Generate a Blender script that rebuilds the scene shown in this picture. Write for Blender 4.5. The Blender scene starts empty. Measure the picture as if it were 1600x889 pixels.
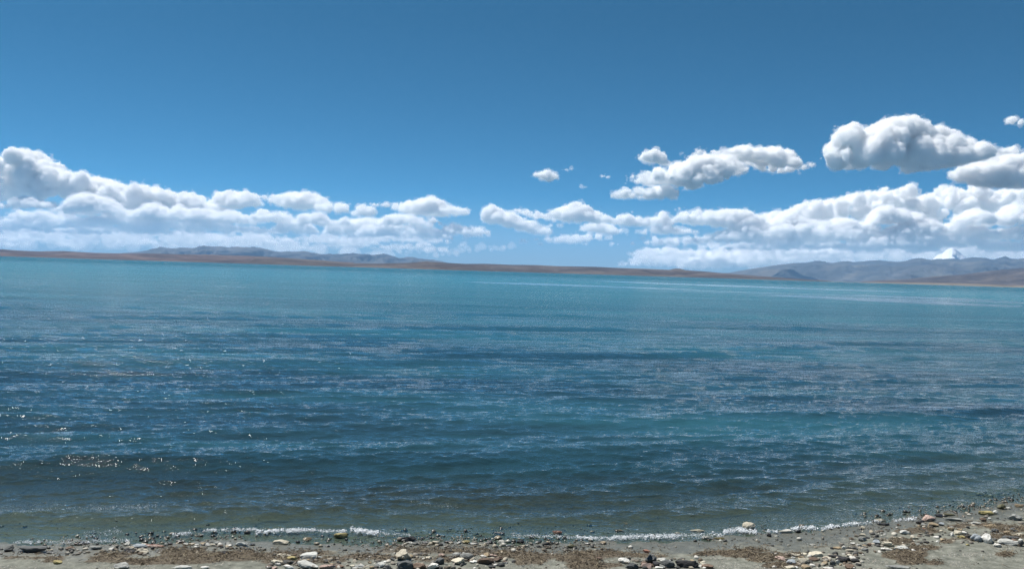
import bpy, math, time
import numpy as np
from mathutils import Matrix, Vector

T0 = time.time()
sc = bpy.context.scene
COL = sc.collection
# ------------------------------------------------------------------ camera
F, CX, CY = 1256.0, 800.0, 444.5          # focal length and centre of the 1600 x 889 photograph
CAM = np.array([0.0, 0.0, 3.6])
PITCH, ROLL = math.radians(-0.91), math.radians(1.755)
fw = np.array([0, math.cos(PITCH), math.sin(PITCH)])
u0 = np.array([0, -math.sin(PITCH), math.cos(PITCH)])
x0 = np.array([1.0, 0, 0])
rt = x0 * math.cos(ROLL) + u0 * math.sin(ROLL)
up = -x0 * math.sin(ROLL) + u0 * math.cos(ROLL)
cd = bpy.data.cameras.new('camera')
cam = bpy.data.objects.new('camera', cd)
COL.objects.link(cam)
M = Matrix.Identity(4)
for i in range(3):
    M[i][0], M[i][1], M[i][2], M[i][3] = rt[i], up[i], -fw[i], CAM[i]
cam.matrix_world = M
cd.sensor_width = 36.0
cd.lens = 36.0 * F / 1600.0
cd.clip_start, cd.clip_end = 0.2, 600000.0
sc.camera = cam


def ray(px, py):
    px = np.asarray(px, float); py = np.asarray(py, float)
    return fw + rt * ((px - CX) / F)[..., None] + up * ((CY - py) / F)[..., None]


def ground(px, py, z=0.0):
    d = ray(px, py)
    return CAM + d * ((z - CAM[2]) / d[..., 2])[..., None]


def at(px, py, Y):
    """the point on the ray of a pixel whose distance along +Y is Y"""
    d = ray(px, py)
    return CAM + d * (Y / d[..., 1])[..., None]


# ------------------------------------------------------------------ sky, sun, exposure
SUN_EL, SUN_AZ = 62.0, -50.0              # azimuth from +Y, negative is left
w = bpy.data.worlds.new('World'); sc.world = w; w.use_nodes = True
nt = w.node_tree; nt.nodes.clear()
wo = nt.nodes.new('ShaderNodeOutputWorld'); bg = nt.nodes.new('ShaderNodeBackground')
sky = nt.nodes.new('ShaderNodeTexSky'); sky.sky_type = 'NISHITA'; sky.sun_disc = False
sky.sun_elevation = math.radians(SUN_EL); sky.sun_rotation = math.radians(SUN_AZ)
sky.altitude = 4500; sky.air_density = 0.5; sky.dust_density = 0.0; sky.ozone_density = 4.0
bg.inputs[1].default_value = SKY_STRENGTH = 0.073
tc = nt.nodes.new('ShaderNodeTexCoord'); sep = nt.nodes.new('ShaderNodeSeparateXYZ')
nt.links.new(tc.outputs['Generated'], sep.inputs[0])
tint = nt.nodes.new('ShaderNodeMix'); tint.data_type = 'RGBA'; tint.blend_type = 'MULTIPLY'; tint.inputs[0].default_value = 1
tint.inputs[7].default_value = (0.40, 1.24, 1.20, 1)
nt.links.new(sky.outputs[0], tint.inputs[6])
band = nt.nodes.new('ShaderNodeMapRange'); band.interpolation_type = 'SMOOTHSTEP'
band.inputs[1].default_value = -0.01; band.inputs[2].default_value = 0.10; band.inputs[3].default_value = 1; band.inputs[4].default_value = 0
nt.links.new(sep.outputs[2], band.inputs[0])
low = nt.nodes.new('ShaderNodeMix'); low.data_type = 'RGBA'; low.inputs[7].default_value = (2.9, 4.4, 5.4, 1)
nt.links.new(band.outputs[0], low.inputs[0]); nt.links.new(tint.outputs[2], low.inputs[6])
nt.links.new(low.outputs[2], bg.inputs[0]); nt.links.new(bg.outputs[0], wo.inputs[0])
HAZE = 1.25e-5
sd = bpy.data.lights.new('sun', 'SUN'); sd.energy = 5.0; sd.angle = math.radians(0.5); sd.color = (1, 0.965, 0.91)
sun = bpy.data.objects.new('sun', sd); COL.objects.link(sun)
sdir = Vector((math.sin(math.radians(SUN_AZ)) * math.cos(math.radians(SUN_EL)),
               math.cos(math.radians(SUN_AZ)) * math.cos(math.radians(SUN_EL)), math.sin(math.radians(SUN_EL))))
sun.rotation_euler = sdir.to_track_quat('Z', 'Y').to_euler()
vs = sc.view_settings
vs.view_transform = 'Standard'; vs.look = 'None'; vs.gamma = 1; vs.exposure = 0.45; vs.use_curve_mapping = False
cy = sc.cycles
cy.use_denoising = True; cy.denoising_prefilter = 'FAST'
cy.max_bounces = 32; cy.volume_bounces = 24; cy.diffuse_bounces = 3; cy.glossy_bounces = 3
cy.transparent_max_bounces = 24; cy.transmission_bounces = 4
cy.sample_clamp_indirect = 8.0; cy.sample_clamp_direct = 40.0
cy.use_adaptive_sampling = True; cy.adaptive_threshold = 0.01
cy.caustics_reflective = False; cy.caustics_refractive = False
# ------------------------------------------------------------------ numpy noise
def _h(ix, iy, iz, seed):
    h = (ix.astype(np.int64) * 374761393 + iy.astype(np.int64) * 668265263 + iz.astype(np.int64) * 2147483647 + seed * 974711) & 0xFFFFFFFF
    h = ((h ^ (h >> 13)) * 1274126177) & 0xFFFFFFFF
    h = ((h ^ (h >> 16)) * 2246822519) & 0xFFFFFFFF
    return ((h ^ (h >> 15)) & 0xFFFF) / 32767.5 - 1.0


def vnoise(x, y, z, seed=0):
    """smooth value noise in -1 .. 1"""
    fx, fy, fz = np.floor(x), np.floor(y), np.floor(z)
    tx, ty, tz = x - fx, y - fy, z - fz
    tx = tx * tx * (3 - 2 * tx); ty = ty * ty * (3 - 2 * ty); tz = tz * tz * (3 - 2 * tz)
    r = 0
    for a in (0, 1):
        wa = tx if a else 1 - tx
        for b in (0, 1):
            wb = ty if b else 1 - ty
            for c in (0, 1):
                wc = tz if c else 1 - tz
                r = r + wa * wb * wc * _h(fx + a, fy + b, fz + c, seed)
    return r


def fbm(x, y, z, seed=0, octs=4, gain=0.5):
    s, a, f, t = 0.0, 1.0, 1.0, 0.0
    for k in range(octs):
        s = s + a * vnoise(x * f + 17.3 * k, y * f - 9.1 * k, z * f + 5.7 * k, seed + k)
        t += a; a *= gain; f *= 2.03
    return s / t


def billow(x, y, z, seed=0, octs=4, gain=0.5):
    """0 .. 1, round bulges with sharp creases between them"""
    s, a, f, t = 0.0, 1.0, 1.0, 0.0
    for k in range(octs):
        s = s + a * np.abs(vnoise(x * f + 11.3 * k, y * f + 3.1 * k, z * f - 7.7 * k, seed + k))
        t += a; a *= gain; f *= 2.1
    return s / t


def mesh_from(name, verts, faces, smooth=True):
    me = bpy.data.meshes.new(name)
    verts = np.ascontiguousarray(verts, np.float32); faces = np.ascontiguousarray(faces, np.int32)
    n = faces.shape[1]
    me.vertices.add(len(verts)); me.vertices.foreach_set('co', verts.ravel())
    me.loops.add(faces.size); me.loops.foreach_set('vertex_index', faces.ravel())
    me.polygons.add(len(faces)); me.polygons.foreach_set('loop_start', np.arange(0, faces.size, n, dtype=np.int32))
    me.polygons.foreach_set('loop_total', np.full(len(faces), n, np.int32))
    me.polygons.foreach_set('use_smooth', np.full(len(faces), smooth))
    me.update(calc_edges=True)
    return me


def surface_nets(f, origin, h):
    """iso surface f = 0 of a grid (inside negative) as quads"""
    ins = f < 0
    nx, ny, nz = f.shape
    c = [(a, b, d) for a in (0, 1) for b in (0, 1) for d in (0, 1)]
    sl = lambda o: (slice(o[0], nx - 1 + o[0]), slice(o[1], ny - 1 + o[1]), slice(o[2], nz - 1 + o[2]))
    cnt = sum(ins[sl(o)].astype(np.int8) for o in c)
    act = (cnt > 0) & (cnt < 8)
    idx = np.full(act.shape, -1, np.int64)
    I, J, K = np.nonzero(act)
    idx[I, J, K] = np.arange(len(I))
    P = np.zeros((len(I), 3)); W = np.zeros(len(I))
    for e0 in c:
        for ax in range(3):
            if e0[ax]: continue
            e1 = list(e0); e1[ax] = 1
            a = f[I + e0[0], J + e0[1], K + e0[2]]; b = f[I + e1[0], J + e1[1], K + e1[2]]
            m = (a < 0) != (b < 0)
            t = np.where(m, a / np.where(m, a - b, 1), 0)
            p = np.array(e0, float)[None, :].repeat(len(I), 0); p[:, ax] += t
            P += p * m[:, None]; W += m
    P = P / W[:, None] + np.stack([I, J, K], 1)
    Q = []
    for ax in range(3):
        o1, o2 = [a for a in range(3) if a != ax]
        s0 = [slice(1, n - 1) for n in (nx, ny, nz)]; s1 = list(s0)
        s0[ax] = slice(0, (nx, ny, nz)[ax] - 1); s1[ax] = slice(1, (nx, ny, nz)[ax])
        A, B = ins[tuple(s0)], ins[tuple(s1)]
        E = np.argwhere(A != B)
        if not len(E): continue
        flip = A[tuple(E.T)]
        E = E + 1; E[:, ax] -= 1
        def g(d1, d2):
            q = E.copy(); q[:, o1] -= d1; q[:, o2] -= d2
            return idx[tuple(q.T)]
        q = np.stack([g(0, 0), g(1, 0), g(1, 1), g(0, 1)], 1)
        if ax == 1: flip = ~flip
        q[flip] = q[flip][:, ::-1]
        Q.append(q)
    Q = np.concatenate(Q)[:, ::-1]
    return origin + P * h, Q

# ------------------------------------------------------------------ helpers
def mat(name):
    m = bpy.data.materials.new(name); m.use_nodes = True; m.node_tree.nodes.clear()
    return m, m.node_tree


class N:
    """terse node builder"""
    def __init__(s, nt): s.nt = nt
    def __call__(s, kind, ins=None, **kw):
        n = s.nt.nodes.new(kind)
        for k, v in kw.items(): setattr(n, k, v)
        for k, v in (ins or {}).items():
            if isinstance(v, bpy.types.NodeSocket): s.nt.links.new(v, n.inputs[k])
            else: n.inputs[k].default_value = v
        return n
    def math(s, op, a, b=0.0, c=0.0, clamp=False):
        return s('ShaderNodeMath', {0: a, 1: b, 2: c}, operation=op, use_clamp=clamp).outputs[0]
    def mix(s, f, a, b, blend='MIX'):
        return s('ShaderNodeMix', {0: f, 6: a, 7: b}, data_type='RGBA', blend_type=blend).outputs[2]
    def rng(s, v, a, b, c=0.0, d=1.0, smooth=True):
        return s('ShaderNodeMapRange', {0: v, 1: a, 2: b, 3: c, 4: d}, interpolation_type='SMOOTHSTEP' if smooth else 'LINEAR').outputs[0]
    def noise(s, vec, scale, detail=3.0, rough=0.5, dist=0.0):
        return s('ShaderNodeTexNoise', {'Vector': vec, 'Scale': scale, 'Detail': detail, 'Roughness': rough, 'Distortion': dist}).outputs[0]
    def ramp(s, f, stops):
        n = s('ShaderNodeValToRGB', {0: f}); e = n.color_ramp.elements
        while len(e) < len(stops): e.new(0.5)
        for k, (p, c) in enumerate(stops): e[k].position = p; e[k].color = (*c, 1)
        return n.outputs[0]


def setting(name, me, m=None, kind='structure'):
    o = bpy.data.objects.new(name, me); COL.objects.link(o)
    if m: me.materials.append(m)
    if kind: o['kind'] = kind
    return o


def tag(o, label, cat, group=None):
    o['label'] = label; o['category'] = cat
    if group: o['group'] = group
    return o


def grid_faces(nr, nc):
    a = np.arange(nr * nc).reshape(nr, nc)
    return np.stack([a[:-1, :-1], a[:-1, 1:], a[1:, 1:], a[1:, :-1]], -1).reshape(-1, 4)


def attr(me, name, v):
    a = me.attributes.new(name, 'FLOAT', 'POINT'); a.data.foreach_set('value', np.ascontiguousarray(v, np.float32).ravel())


# ------------------------------------------------------------------ shoreline and terrain
SHORE = [(-80, 862), (0, 851), (100, 852), (200, 851), (330, 847), (400, 850), (480, 853), (560, 852), (640, 848), (720, 847), (800, 851),
         (880, 852), (960, 851), (1050, 849), (1120, 846), (1180, 841), (1240, 837), (1300, 831), (1350, 826), (1400, 817),
         (1450, 808), (1500, 803), (1540, 797), (1570, 790), (1600, 785), (1660, 774)]
sp = ground(*np.array(SHORE, float).T)[:, :2]
sp = np.vstack([[-400, 2.0], [-60, 6.0], [-16, 9.4], sp, [14, 16.8], [40, 27], [400, 140]])
SX, SY = sp[:, 0], sp[:, 1]
SLOPE_D = np.gradient(SY, SX)


def inland(x, y):
    """signed distance-like measure: > 0 on the beach, < 0 out in the lake"""
    ys = np.interp(x, SX, SY); m = np.interp(x, SX, SLOPE_D)
    return (ys - y) / np.sqrt(1 + m * m)


def terrain(x, y):
    d = inland(x, y)
    land = 0.055 * d + 0.10 * np.maximum(d - 2.2, 0) * np.exp(-np.maximum(d - 9, 0) / 8)
    lake = np.where(d > -14, 0.055 * d, -0.77 + 0.11 * (d + 14))
    z = np.where(d > 0, np.minimum(land, 1.3 + 0.002 * d), np.maximum(lake, -9.0))
    near = np.exp(-(np.maximum(np.abs(y - 11) - 5, 0) / 8) ** 2)
    z = z + near * (0.012 * fbm(x * 0.9, y * 0.9, 0 * x, 4, 3) + 0.010 * fbm(x * 5, y * 5, 0 * x, 9, 3) + 0.0035 * fbm(x * 25, y * 25, 0 * x, 2, 2))
    return z


def spaced(lo, a, b, hi, step, grow=1.25):
    mid = list(np.arange(a, b + step, step)); out = []; s = step * 2; v = a
    left = []
    while v > lo: v -= s; s *= grow; left.append(max(v, lo))
    s = step * 2; v = mid[-1]; right = []
    while v < hi: v += s; s *= grow; right.append(min(v, hi))
    return np.array(left[::-1] + mid + right)


gxs = spaced(-59000, -8.0, 10.5, 59000, 0.022); gys = spaced(-4000, 8.6, 15.0, 59500, 0.022)
GX, GY = np.meshgrid(gxs, gys)
GZ = terrain(GX, GY)
# patches of washed-up dry weed (pixel ellipses on the beach): x, y, half width, half height, strength
WEED = [(110, 872, 60, 7, 1), (180, 866, 60, 6, .9), (280, 860, 40, 7, 1), (260, 874, 90, 8, .9), (370, 868, 60, 8, 1), (415, 862, 50, 8, 1),
        (470, 862, 45, 6, .9), (560, 870, 60, 7, 1), (520, 861, 60, 4, .7), (640, 856, 50, 5, .9), (700, 859, 70, 5, 1), (760, 858, 60, 6, 1), (805, 860, 45, 9, 1.1),
        (830, 878, 26, 11, 1), (860, 866, 30, 5, .9), (905, 872, 34, 9, 1.1), (950, 868, 30, 10, 1.1), (900, 862, 50, 4, .8), (920, 884, 50, 6, 1), (975, 864, 40, 3, .8),
        (1010, 868, 34, 2.5, .6), (1095, 864, 26, 3, .9), (1130, 861, 40, 3.5, 1), (1165, 866, 34, 4, 1), (1195, 874, 26, 4, 1.1), (1180, 858, 30, 3, .7), (1225, 866, 34, 6, .9),
        (1225, 885, 30, 5, .9), (1290, 852, 60, 1.6, .9), (1230, 849, 40, 1.6, .7), (1415, 866, 34, 10, 1.1), (1400, 846, 26, 5, .8), (1440, 858, 30, 5, .8), (1425, 880, 22, 6, 1),
        (1440, 828, 40, 5, .8), (1490, 826, 40, 5, .9), (1530, 822, 40, 6, 1), (1580, 826, 40, 7, .9), (1500, 847, 30, 5, .8), (1580, 840, 34, 5, .8), (1460, 884, 14, 4, .9), (1570, 872, 14, 4, .8),
        (690, 872, 60, 6, .5), (450, 875, 80, 8, .45), (30, 870, 30, 4, .4)]


def weed_mask(x, y):
    """strength of the weed litter at ground points"""
    out = np.zeros_like(x)
    d = np.stack([x - CAM[0], y - CAM[1], 0.05 - CAM[2] + 0 * x], -1)
    zf = d @ fw; px = CX + F * (d @ rt) / zf; py = CY - F * (d @ up) / zf
    for (a, b, rx, ry, s) in WEED:
        q = ((px - a) / rx) ** 2 + ((py - b) / ry) ** 2
        out = np.maximum(out, s * np.clip(1.5 - q, 0, 1))
    n = fbm(x * 3, y * 3, 0 * x, 31, 4)
    return np.clip((out + .12) * (0.85 + 1.7 * n), 0, 1)


near = (GX > -9) & (GX < 12) & (GY > 8) & (GY < 16)
wm = np.zeros_like(GX); wm[near] = weed_mask(GX[near], GY[near])
GZ = GZ + np.clip(wm, 0, .7) * 0.02 * (1 + 1.2 * fbm(GX * 40, GY * 40, 0 * GX, 77, 2))
gme = mesh_from('ground', np.stack([GX, GY, GZ], -1).reshape(-1, 3), grid_faces(*GX.shape))
attr(gme, 'weed', wm)
m, nt = mat('beach_sand'); n = N(nt)
geo = n('ShaderNodeNewGeometry'); P = geo.outputs['Position']; sepP = n('ShaderNodeSeparateXYZ', {0: P})
v1 = n('ShaderNodeTexVoronoi', {'Vector': P, 'Scale': 38.0, 'Randomness': 1.0})
v2 = n('ShaderNodeTexVoronoi', {'Vector': P, 'Scale': 95.0, 'Randomness': 1.0})
big = n.noise(P, 1.6, 4, 0.6); mid = n.noise(P, 9.0, 4, 0.6); fine = n.noise(P, 160.0, 3, 0.7)
sand = n.ramp(n.math('ADD', n.math('MULTIPLY', mid, 0.6), n.math('MULTIPLY', fine, 0.4)),
              [(0.32, (0.06, 0.064, 0.05)), (0.5, (0.145, 0.15, 0.122)), (0.68, (0.26, 0.262, 0.22))])
peb = n.ramp(n('ShaderNodeSeparateColor', {0: v1.outputs['Color']}).outputs[0],
             [(0.0, (0.06, 0.065, 0.065)), (0.35, (0.17, 0.165, 0.15)), (0.6, (0.26, 0.25, 0.22)), (0.85, (0.36, 0.31, 0.25)), (1.0, (0.55, 0.53, 0.48))])
shore_f = n.rng(sepP.outputs[2], -0.4, 0.045, 1.0, 0.0)
pm = n.math('MULTIPLY', n.rng(v1.outputs['Distance'], 0.48, 0.3, 0, 1), n.rng(n.math('ADD', big, n.math('MULTIPLY', shore_f, 0.22)), 0.50, 0.62))
col = n.mix(pm, sand, peb)
wa = n('ShaderNodeAttribute', attribute_name='weed').outputs['Fac']
litter = n.ramp(n.noise(P, 60.0, 4, 0.7), [(0.3, (0.03, 0.024, 0.016)), (0.5, (0.085, 0.068, 0.045)), (0.7, (0.17, 0.14, 0.10))])
col = n.mix(n.rng(wa, 0.25, 0.55), col, litter)
wet = n.rng(n.math('ADD', sepP.outputs[2], n.math('MULTIPLY', mid, 0.03)), 0.03, 0.06, 1.0, 0.0)
col = n.mix(n.math('MULTIPLY', wet, 0.62), col, (0.07, 0.072, 0.06, 1))
# algae-brown bed under water
bedc = n.ramp(n.noise(P, 3.0, 5, 0.65), [(0.3, (0.010, 0.012, 0.010)), (0.5, (0.035, 0.037, 0.026)), (0.7, (0.10, 0.095, 0.065))])
col = n.mix(n.rng(sepP.outputs[2], -0.01, -0.12), col, n.mix(0.25, bedc, peb))
bh = n.math('ADD', n.math('MULTIPLY', fine, 0.3), n.math('MULTIPLY', pm, n.math('SUBTRACT', 0.6, v1.outputs['Distance'])))
bump = n('ShaderNodeBump', {'Height': bh, 'Distance': 0.02, 'Strength': 1.0})
bs = n('ShaderNodeBsdfPrincipled', {'Base Color': col, 'Roughness': n.rng(wet, 0, 1, 0.9, 0.4), 'Normal': bump.outputs[0]})
n('ShaderNodeOutputMaterial', {0: bs.outputs[0]})
setting('ground', gme, m)

# ------------------------------------------------------------------ the lake
rng = np.random.default_rng(12)
dep = np.concatenate([np.arange(560, 60, -1.0), np.arange(60, 15, -0.75)])      # pixels below the horizon
ys_ = CAM[2] * F / dep
ys_ = np.concatenate([[-60, 0, 4], ys_[ys_ > 6.2], np.geomspace(ys_[-1] * 1.06, 59400, 60)])
us = np.concatenate([-np.geomspace(9, 0.9, 14), np.arange(-0.86, 0.861, 1.35 / F), np.geomspace(0.9, 9, 14)])
YY, UU = np.meshgrid(ys_, us, indexing='ij')
XX = UU * np.maximum(YY, 6.5) * 1.0
XX = np.clip(XX, -59000, 59000)
D = inland(XX, YY)
Z = np.zeros_like(XX); DX = np.zeros_like(XX); DY = np.zeros_like(XX)
# slick lines, in metres on the lake
def proj(x, y, z=0.0):
    d = np.stack([x - CAM[0], y - CAM[1], z - CAM[2] + 0 * x], -1); zf = np.maximum(d @ fw, 1e-3)
    return CX + F * (d @ rt) / zf, CY - F * (d @ up) / zf
slick = np.zeros_like(XX); fwd = YY > 30
lx, ly = XX[fwd], YY[fwd]
s = np.zeros_like(lx)
def line(x1, y1, x2, y2, w1, w2, st, n0=0):
    """a slick lying between two lake points, w = half width in metres at the ends"""
    global s
    a = ground(x1, y1)[:2]; b = ground(x2, y2)[:2]
    t = (lx - a[0]) / (b[0] - a[0]); yc = a[1] + (b[1] - a[1]) * t
    wd = w1 + (w2 - w1) * np.clip(t, 0, 1.3)
    k = np.exp(-((ly - yc + wd * 0.5 * fbm(lx / 40, 0 * lx, 0 * lx, n0, 2)) / wd) ** 2) * np.clip(0.95 + 1.3 * fbm(lx / 60, ly / 25, 0 * lx, n0 + 30, 3), 0.2, 1) * np.clip(t * 4, 0, 1) * np.clip((1.5 - t) * 3, 0, 1)
    s = np.maximum(s, k * st)
line(660, 437, 1600, 475, 34, 52, 1.0, 1)
line(850, 436, 1600, 463, 46, 40, .9, 2)
line(560, 428, 1500, 455, 60, 30, .3, 3)
line(-400, 418, 700, 444, 24, 18, .25, 4)
slick[fwd] = s
spacing = YY * YY / (CAM[2] * F)            # ground metres per photo pixel along y
act = (YY > 6.4) & (YY < 300) & (np.abs(UU) < 0.88)
xa, ya, sa = XX[act], YY[act], spacing[act]
# local crest direction: bends towards the shore line
theta0 = np.radians(np.interp(ya, [8, 14, 30, 60, 300], [17, 20, 17, 8, 2]))
za = np.zeros_like(xa)


def wave(lam, ang, amp, sharp=0.0, ph=None):
    """a wave train whose crests make the angle ang (degrees) with the x axis"""
    global za
    a = math.radians(ang); k = 2 * math.pi / lam
    p = k * (ya * math.cos(a) - xa * math.sin(a)) + (rng.uniform(0, 6.28) if ph is None else ph)
    p = p + (0.45 if lam > 1.7 else 0.9) * fbm(xa / lam / 5, ya / lam / 5, 0 * xa, int(lam * 100) % 97, 2) * 2
    fade = np.clip(lam / (2.6 * sa) - 0.6, 0, 1)
    s = np.sin(p)
    if sharp: s = (1 - sharp) * s + sharp * (2 * ((s * 0.5 + 0.5) ** 2.2) - 0.8)
    za += amp * fade * s


env = 0.8 + 0.6 * fbm(xa / 30, ya / 11, 0 * xa, 71, 3)
for lam, ang, sl in [(3.1, 16, .062), (2.5, 19, .050), (3.9, 12, .044), (2.0, 23, .034), (5.2, 9, .026), (7.5, 5, .022), (1.75, 12, .020)]:
    wave(lam, ang, sl * lam / 6.28, 0.5)
za *= np.clip(env, 0.15, 1.6)
sw = za.copy()
for lam in np.geomspace(1.6, 0.14, 64):
    wave(lam, rng.normal(14, 9 if lam > .55 else 25), (0.028 if lam > .55 else 0.040) * lam / 6.28)
chop_env = 0.95 + 0.35 * fbm(xa / 22, ya / 8, 0 * xa, 55, 3)
za = sw + (za - sw) * np.clip(chop_env, 0.35, 1.7)
da = -D[act]
za *= np.clip(0.25 + da / 2.2, 0.12, 1.0)
ro = np.interp(xa, [-7, -4, 0, 3, 9], [1.1, 1.2, 1.9, 1.8, 1.7]) + 0.18 * fbm(xa * .35, 0 * xa, 0 * xa, 4, 2)
za += 0.042 * np.exp(-np.abs((da - ro) / np.where(da > ro, 0.45, 0.2)) ** 2) * np.clip(0.7 + fbm(xa * .3, 0 * xa, 0 * xa, 17, 2), 0.1, 1)
# the small wave breaking at the beach
za += 0.022 * np.exp(-((da - 0.55 - 0.25 * fbm(xa * .5, ya * .5, 0 * xa, 7, 2)) / 0.22) ** 2) * np.clip(0.6 + fbm(xa * .45, 0 * xa, 0 * xa, 14, 2), 0, 1)
bed = terrain(xa, ya)
za = np.where(bed < 0, np.maximum(za, bed * 0.45), za)
Z[act] = za * (1 - 0.8 * slick[act])
Z -= 0.0
lme = mesh_from('water', np.stack([XX, YY, Z], -1).reshape(-1, 3), grid_faces(*XX.shape))
attr(lme, 'depth', np.clip(-terrain(XX, YY), -1, 9))
attr(lme, 'off', np.clip(-D, -5, 400))
m, nt = mat('lake_water'); n = N(nt)
geo = n('ShaderNodeNewGeometry'); P = geo.outputs['Position']; sepP = n('ShaderNodeSeparateXYZ', {0: P})
depth = n('ShaderNodeAttribute', attribute_name='depth').outputs['Fac']
off = n('ShaderNodeAttribute', attribute_name='off').outputs['Fac']
Yc = sepP.outputs[1]
# long slicks far out: smoother water that mirrors the low clouds
def stretch(sx, sy, rot=0.0):
    return n('ShaderNodeMapping', {0: P, 'Scale': (sx, sy, 1), 'Rotation': (0, 0, math.radians(rot))}).outputs[0]
streak = n.noise(stretch(0.006, 0.05, 2), 1.0, 3, 0.6)
patch = n.noise(stretch(0.02, 0.09, 8), 1.0, 4, 0.6)
logY = n.math('LOGARITHM', n.math('MAXIMUM', Yc, 5.0), 10.0)
# body colour: clear and dark in the shallows, turquoise in the open lake
body = n.ramp(n.math('DIVIDE', logY, 5.0),
              [(0.20, (0.016, 0.027, 0.032)), (0.24, (0.016, 0.036, 0.050)), (0.30, (0.014, 0.041, 0.063)), (0.38, (0.018, 0.084, 0.124)), (0.50, (0.028, 0.150, 0.205)), (0.60, (0.010, 0.080, 0.125))])
body = n.mix(n.math('MULTIPLY', n.rng(patch, 0.38, 0.66), 0.5), body, (0.035, 0.15, 0.19, 1), 'MIX')
rip = [n.noise(stretch(1, 1.7, 15), s, 2, 0.55) for s in (2.2, 9.0, 30.0)]
mus = n.noise(stretch(1.0, 2.4, 12), 0.55, 3, 0.6)
farw = n.rng(Yc, 20, 120)
h = n.math('ADD', n.math('MULTIPLY', rip[0], n.rng(Yc, 12, 60, 0.012, 0.05)), n.math('MULTIPLY', rip[1], 0.015))
h = n.math('ADD', h, n.math('MULTIPLY', rip[2], 0.0042))
h = n.math('ADD', h, n.math('MULTIPLY', n.noise(stretch(2.2, 5.5, 13), 1.0, 3, 0.7), 0.042))
lines = n.noise(stretch(0.45, 2.2, 10), 1.0, 4, 0.65); lines2 = n.noise(stretch(0.08, 0.5, 5), 1.0, 4, 0.65); lines3 = n.noise(stretch(0.012, 0.11, 3), 1.0, 4, 0.65)
h = n.math('ADD', h, n.math('MULTIPLY', lines, n.rng(Yc, 12, 30, 0.0, 0.17)))
h = n.math('ADD', h, n.math('MULTIPLY', lines2, n.rng(Yc, 35, 90, 0.0, 0.55)))
h = n.math('ADD', h, n.math('MULTIPLY', mus, n.math('MULTIPLY', farw, 0.14)))
calm = n.rng(n('ShaderNodeAttribute', attribute_name='slick').outputs['Fac'], 0.2, 0.7)
bump = n('ShaderNodeBump', {'Height': h, 'Distance': 1.0, 'Strength': n.math('MULTIPLY', n.rng(calm, 0, 1, 1.0, 0.26), 0.85)})
rough = n.math('MULTIPLY', n.rng(logY, 1.0, 2.4, 0.035, 0.19, False), n.rng(calm, 0, 1, 1.0, 0.55))
diff = n('ShaderNodeBsdfDiffuse', {'Color': body, 'Normal': bump.outputs[0]})
trans = n('ShaderNodeBsdfTransparent', {'Color': (0.74, 0.84, 0.76, 1)})
clear = n.math('MULTIPLY', n.rng(depth, 0.0, 0.34, 0.92, 0.0, False), 1.0, clamp=True)
under = n('ShaderNodeMixShader', {0: clear, 1: diff.outputs[0], 2: trans.outputs[0]})
gl = n('ShaderNodeBsdfGlossy', {'Color': (1, 1, 1, 1), 'Roughness': rough, 'Normal': bump.outputs[0]}, distribution='BECKMANN')
fr = n('ShaderNodeFresnel', {'IOR': 1.333, 'Normal': bump.outputs[0]})
# gusts roughen the lake in long streaks, which dims or brightens what it mirrors
g1 = n.rng(lines, 0.36, 0.64, -1, 1, False); g2 = n.rng(lines2, 0.36, 0.64, -1, 1, False); g3 = n.rng(lines3, 0.36, 0.64, -1, 1, False)
gust = n.math('ADD', n.math('MULTIPLY', g1, n.math('MULTIPLY', n.rng(Yc, 12, 22), n.rng(Yc, 35, 80, 0.20, 0.0))), n.math('MULTIPLY', g2, n.math('MULTIPLY', n.rng(Yc, 28, 50), n.rng(Yc, 130, 260, 0.20, 0.06))))
gust = n.math('ADD', 1.0, n.math('ADD', gust, n.math('MULTIPLY', g3, n.rng(Yc, 80, 160, 0.04, 0.26))))
frs = n.math('MINIMUM', fr.outputs[0], n.math('MAXIMUM', n.math('MULTIPLY', n.rng(Yc, 18, 90, 0.85, 0.42), n.rng(Yc, 450, 900, 1.0, 0.5)), n.math('MULTIPLY', calm, 0.98)))
top = n('ShaderNodeMixShader', {0: n.math('MULTIPLY', frs, gust, clamp=True), 1: under.outputs[0], 2: gl.outputs[0]})
n('ShaderNodeOutputMaterial', {0: top.outputs[0]})
attr(lme, 'slick', slick)
lake = setting('water', lme, m)
print('lake', time.time() - T0)

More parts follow.
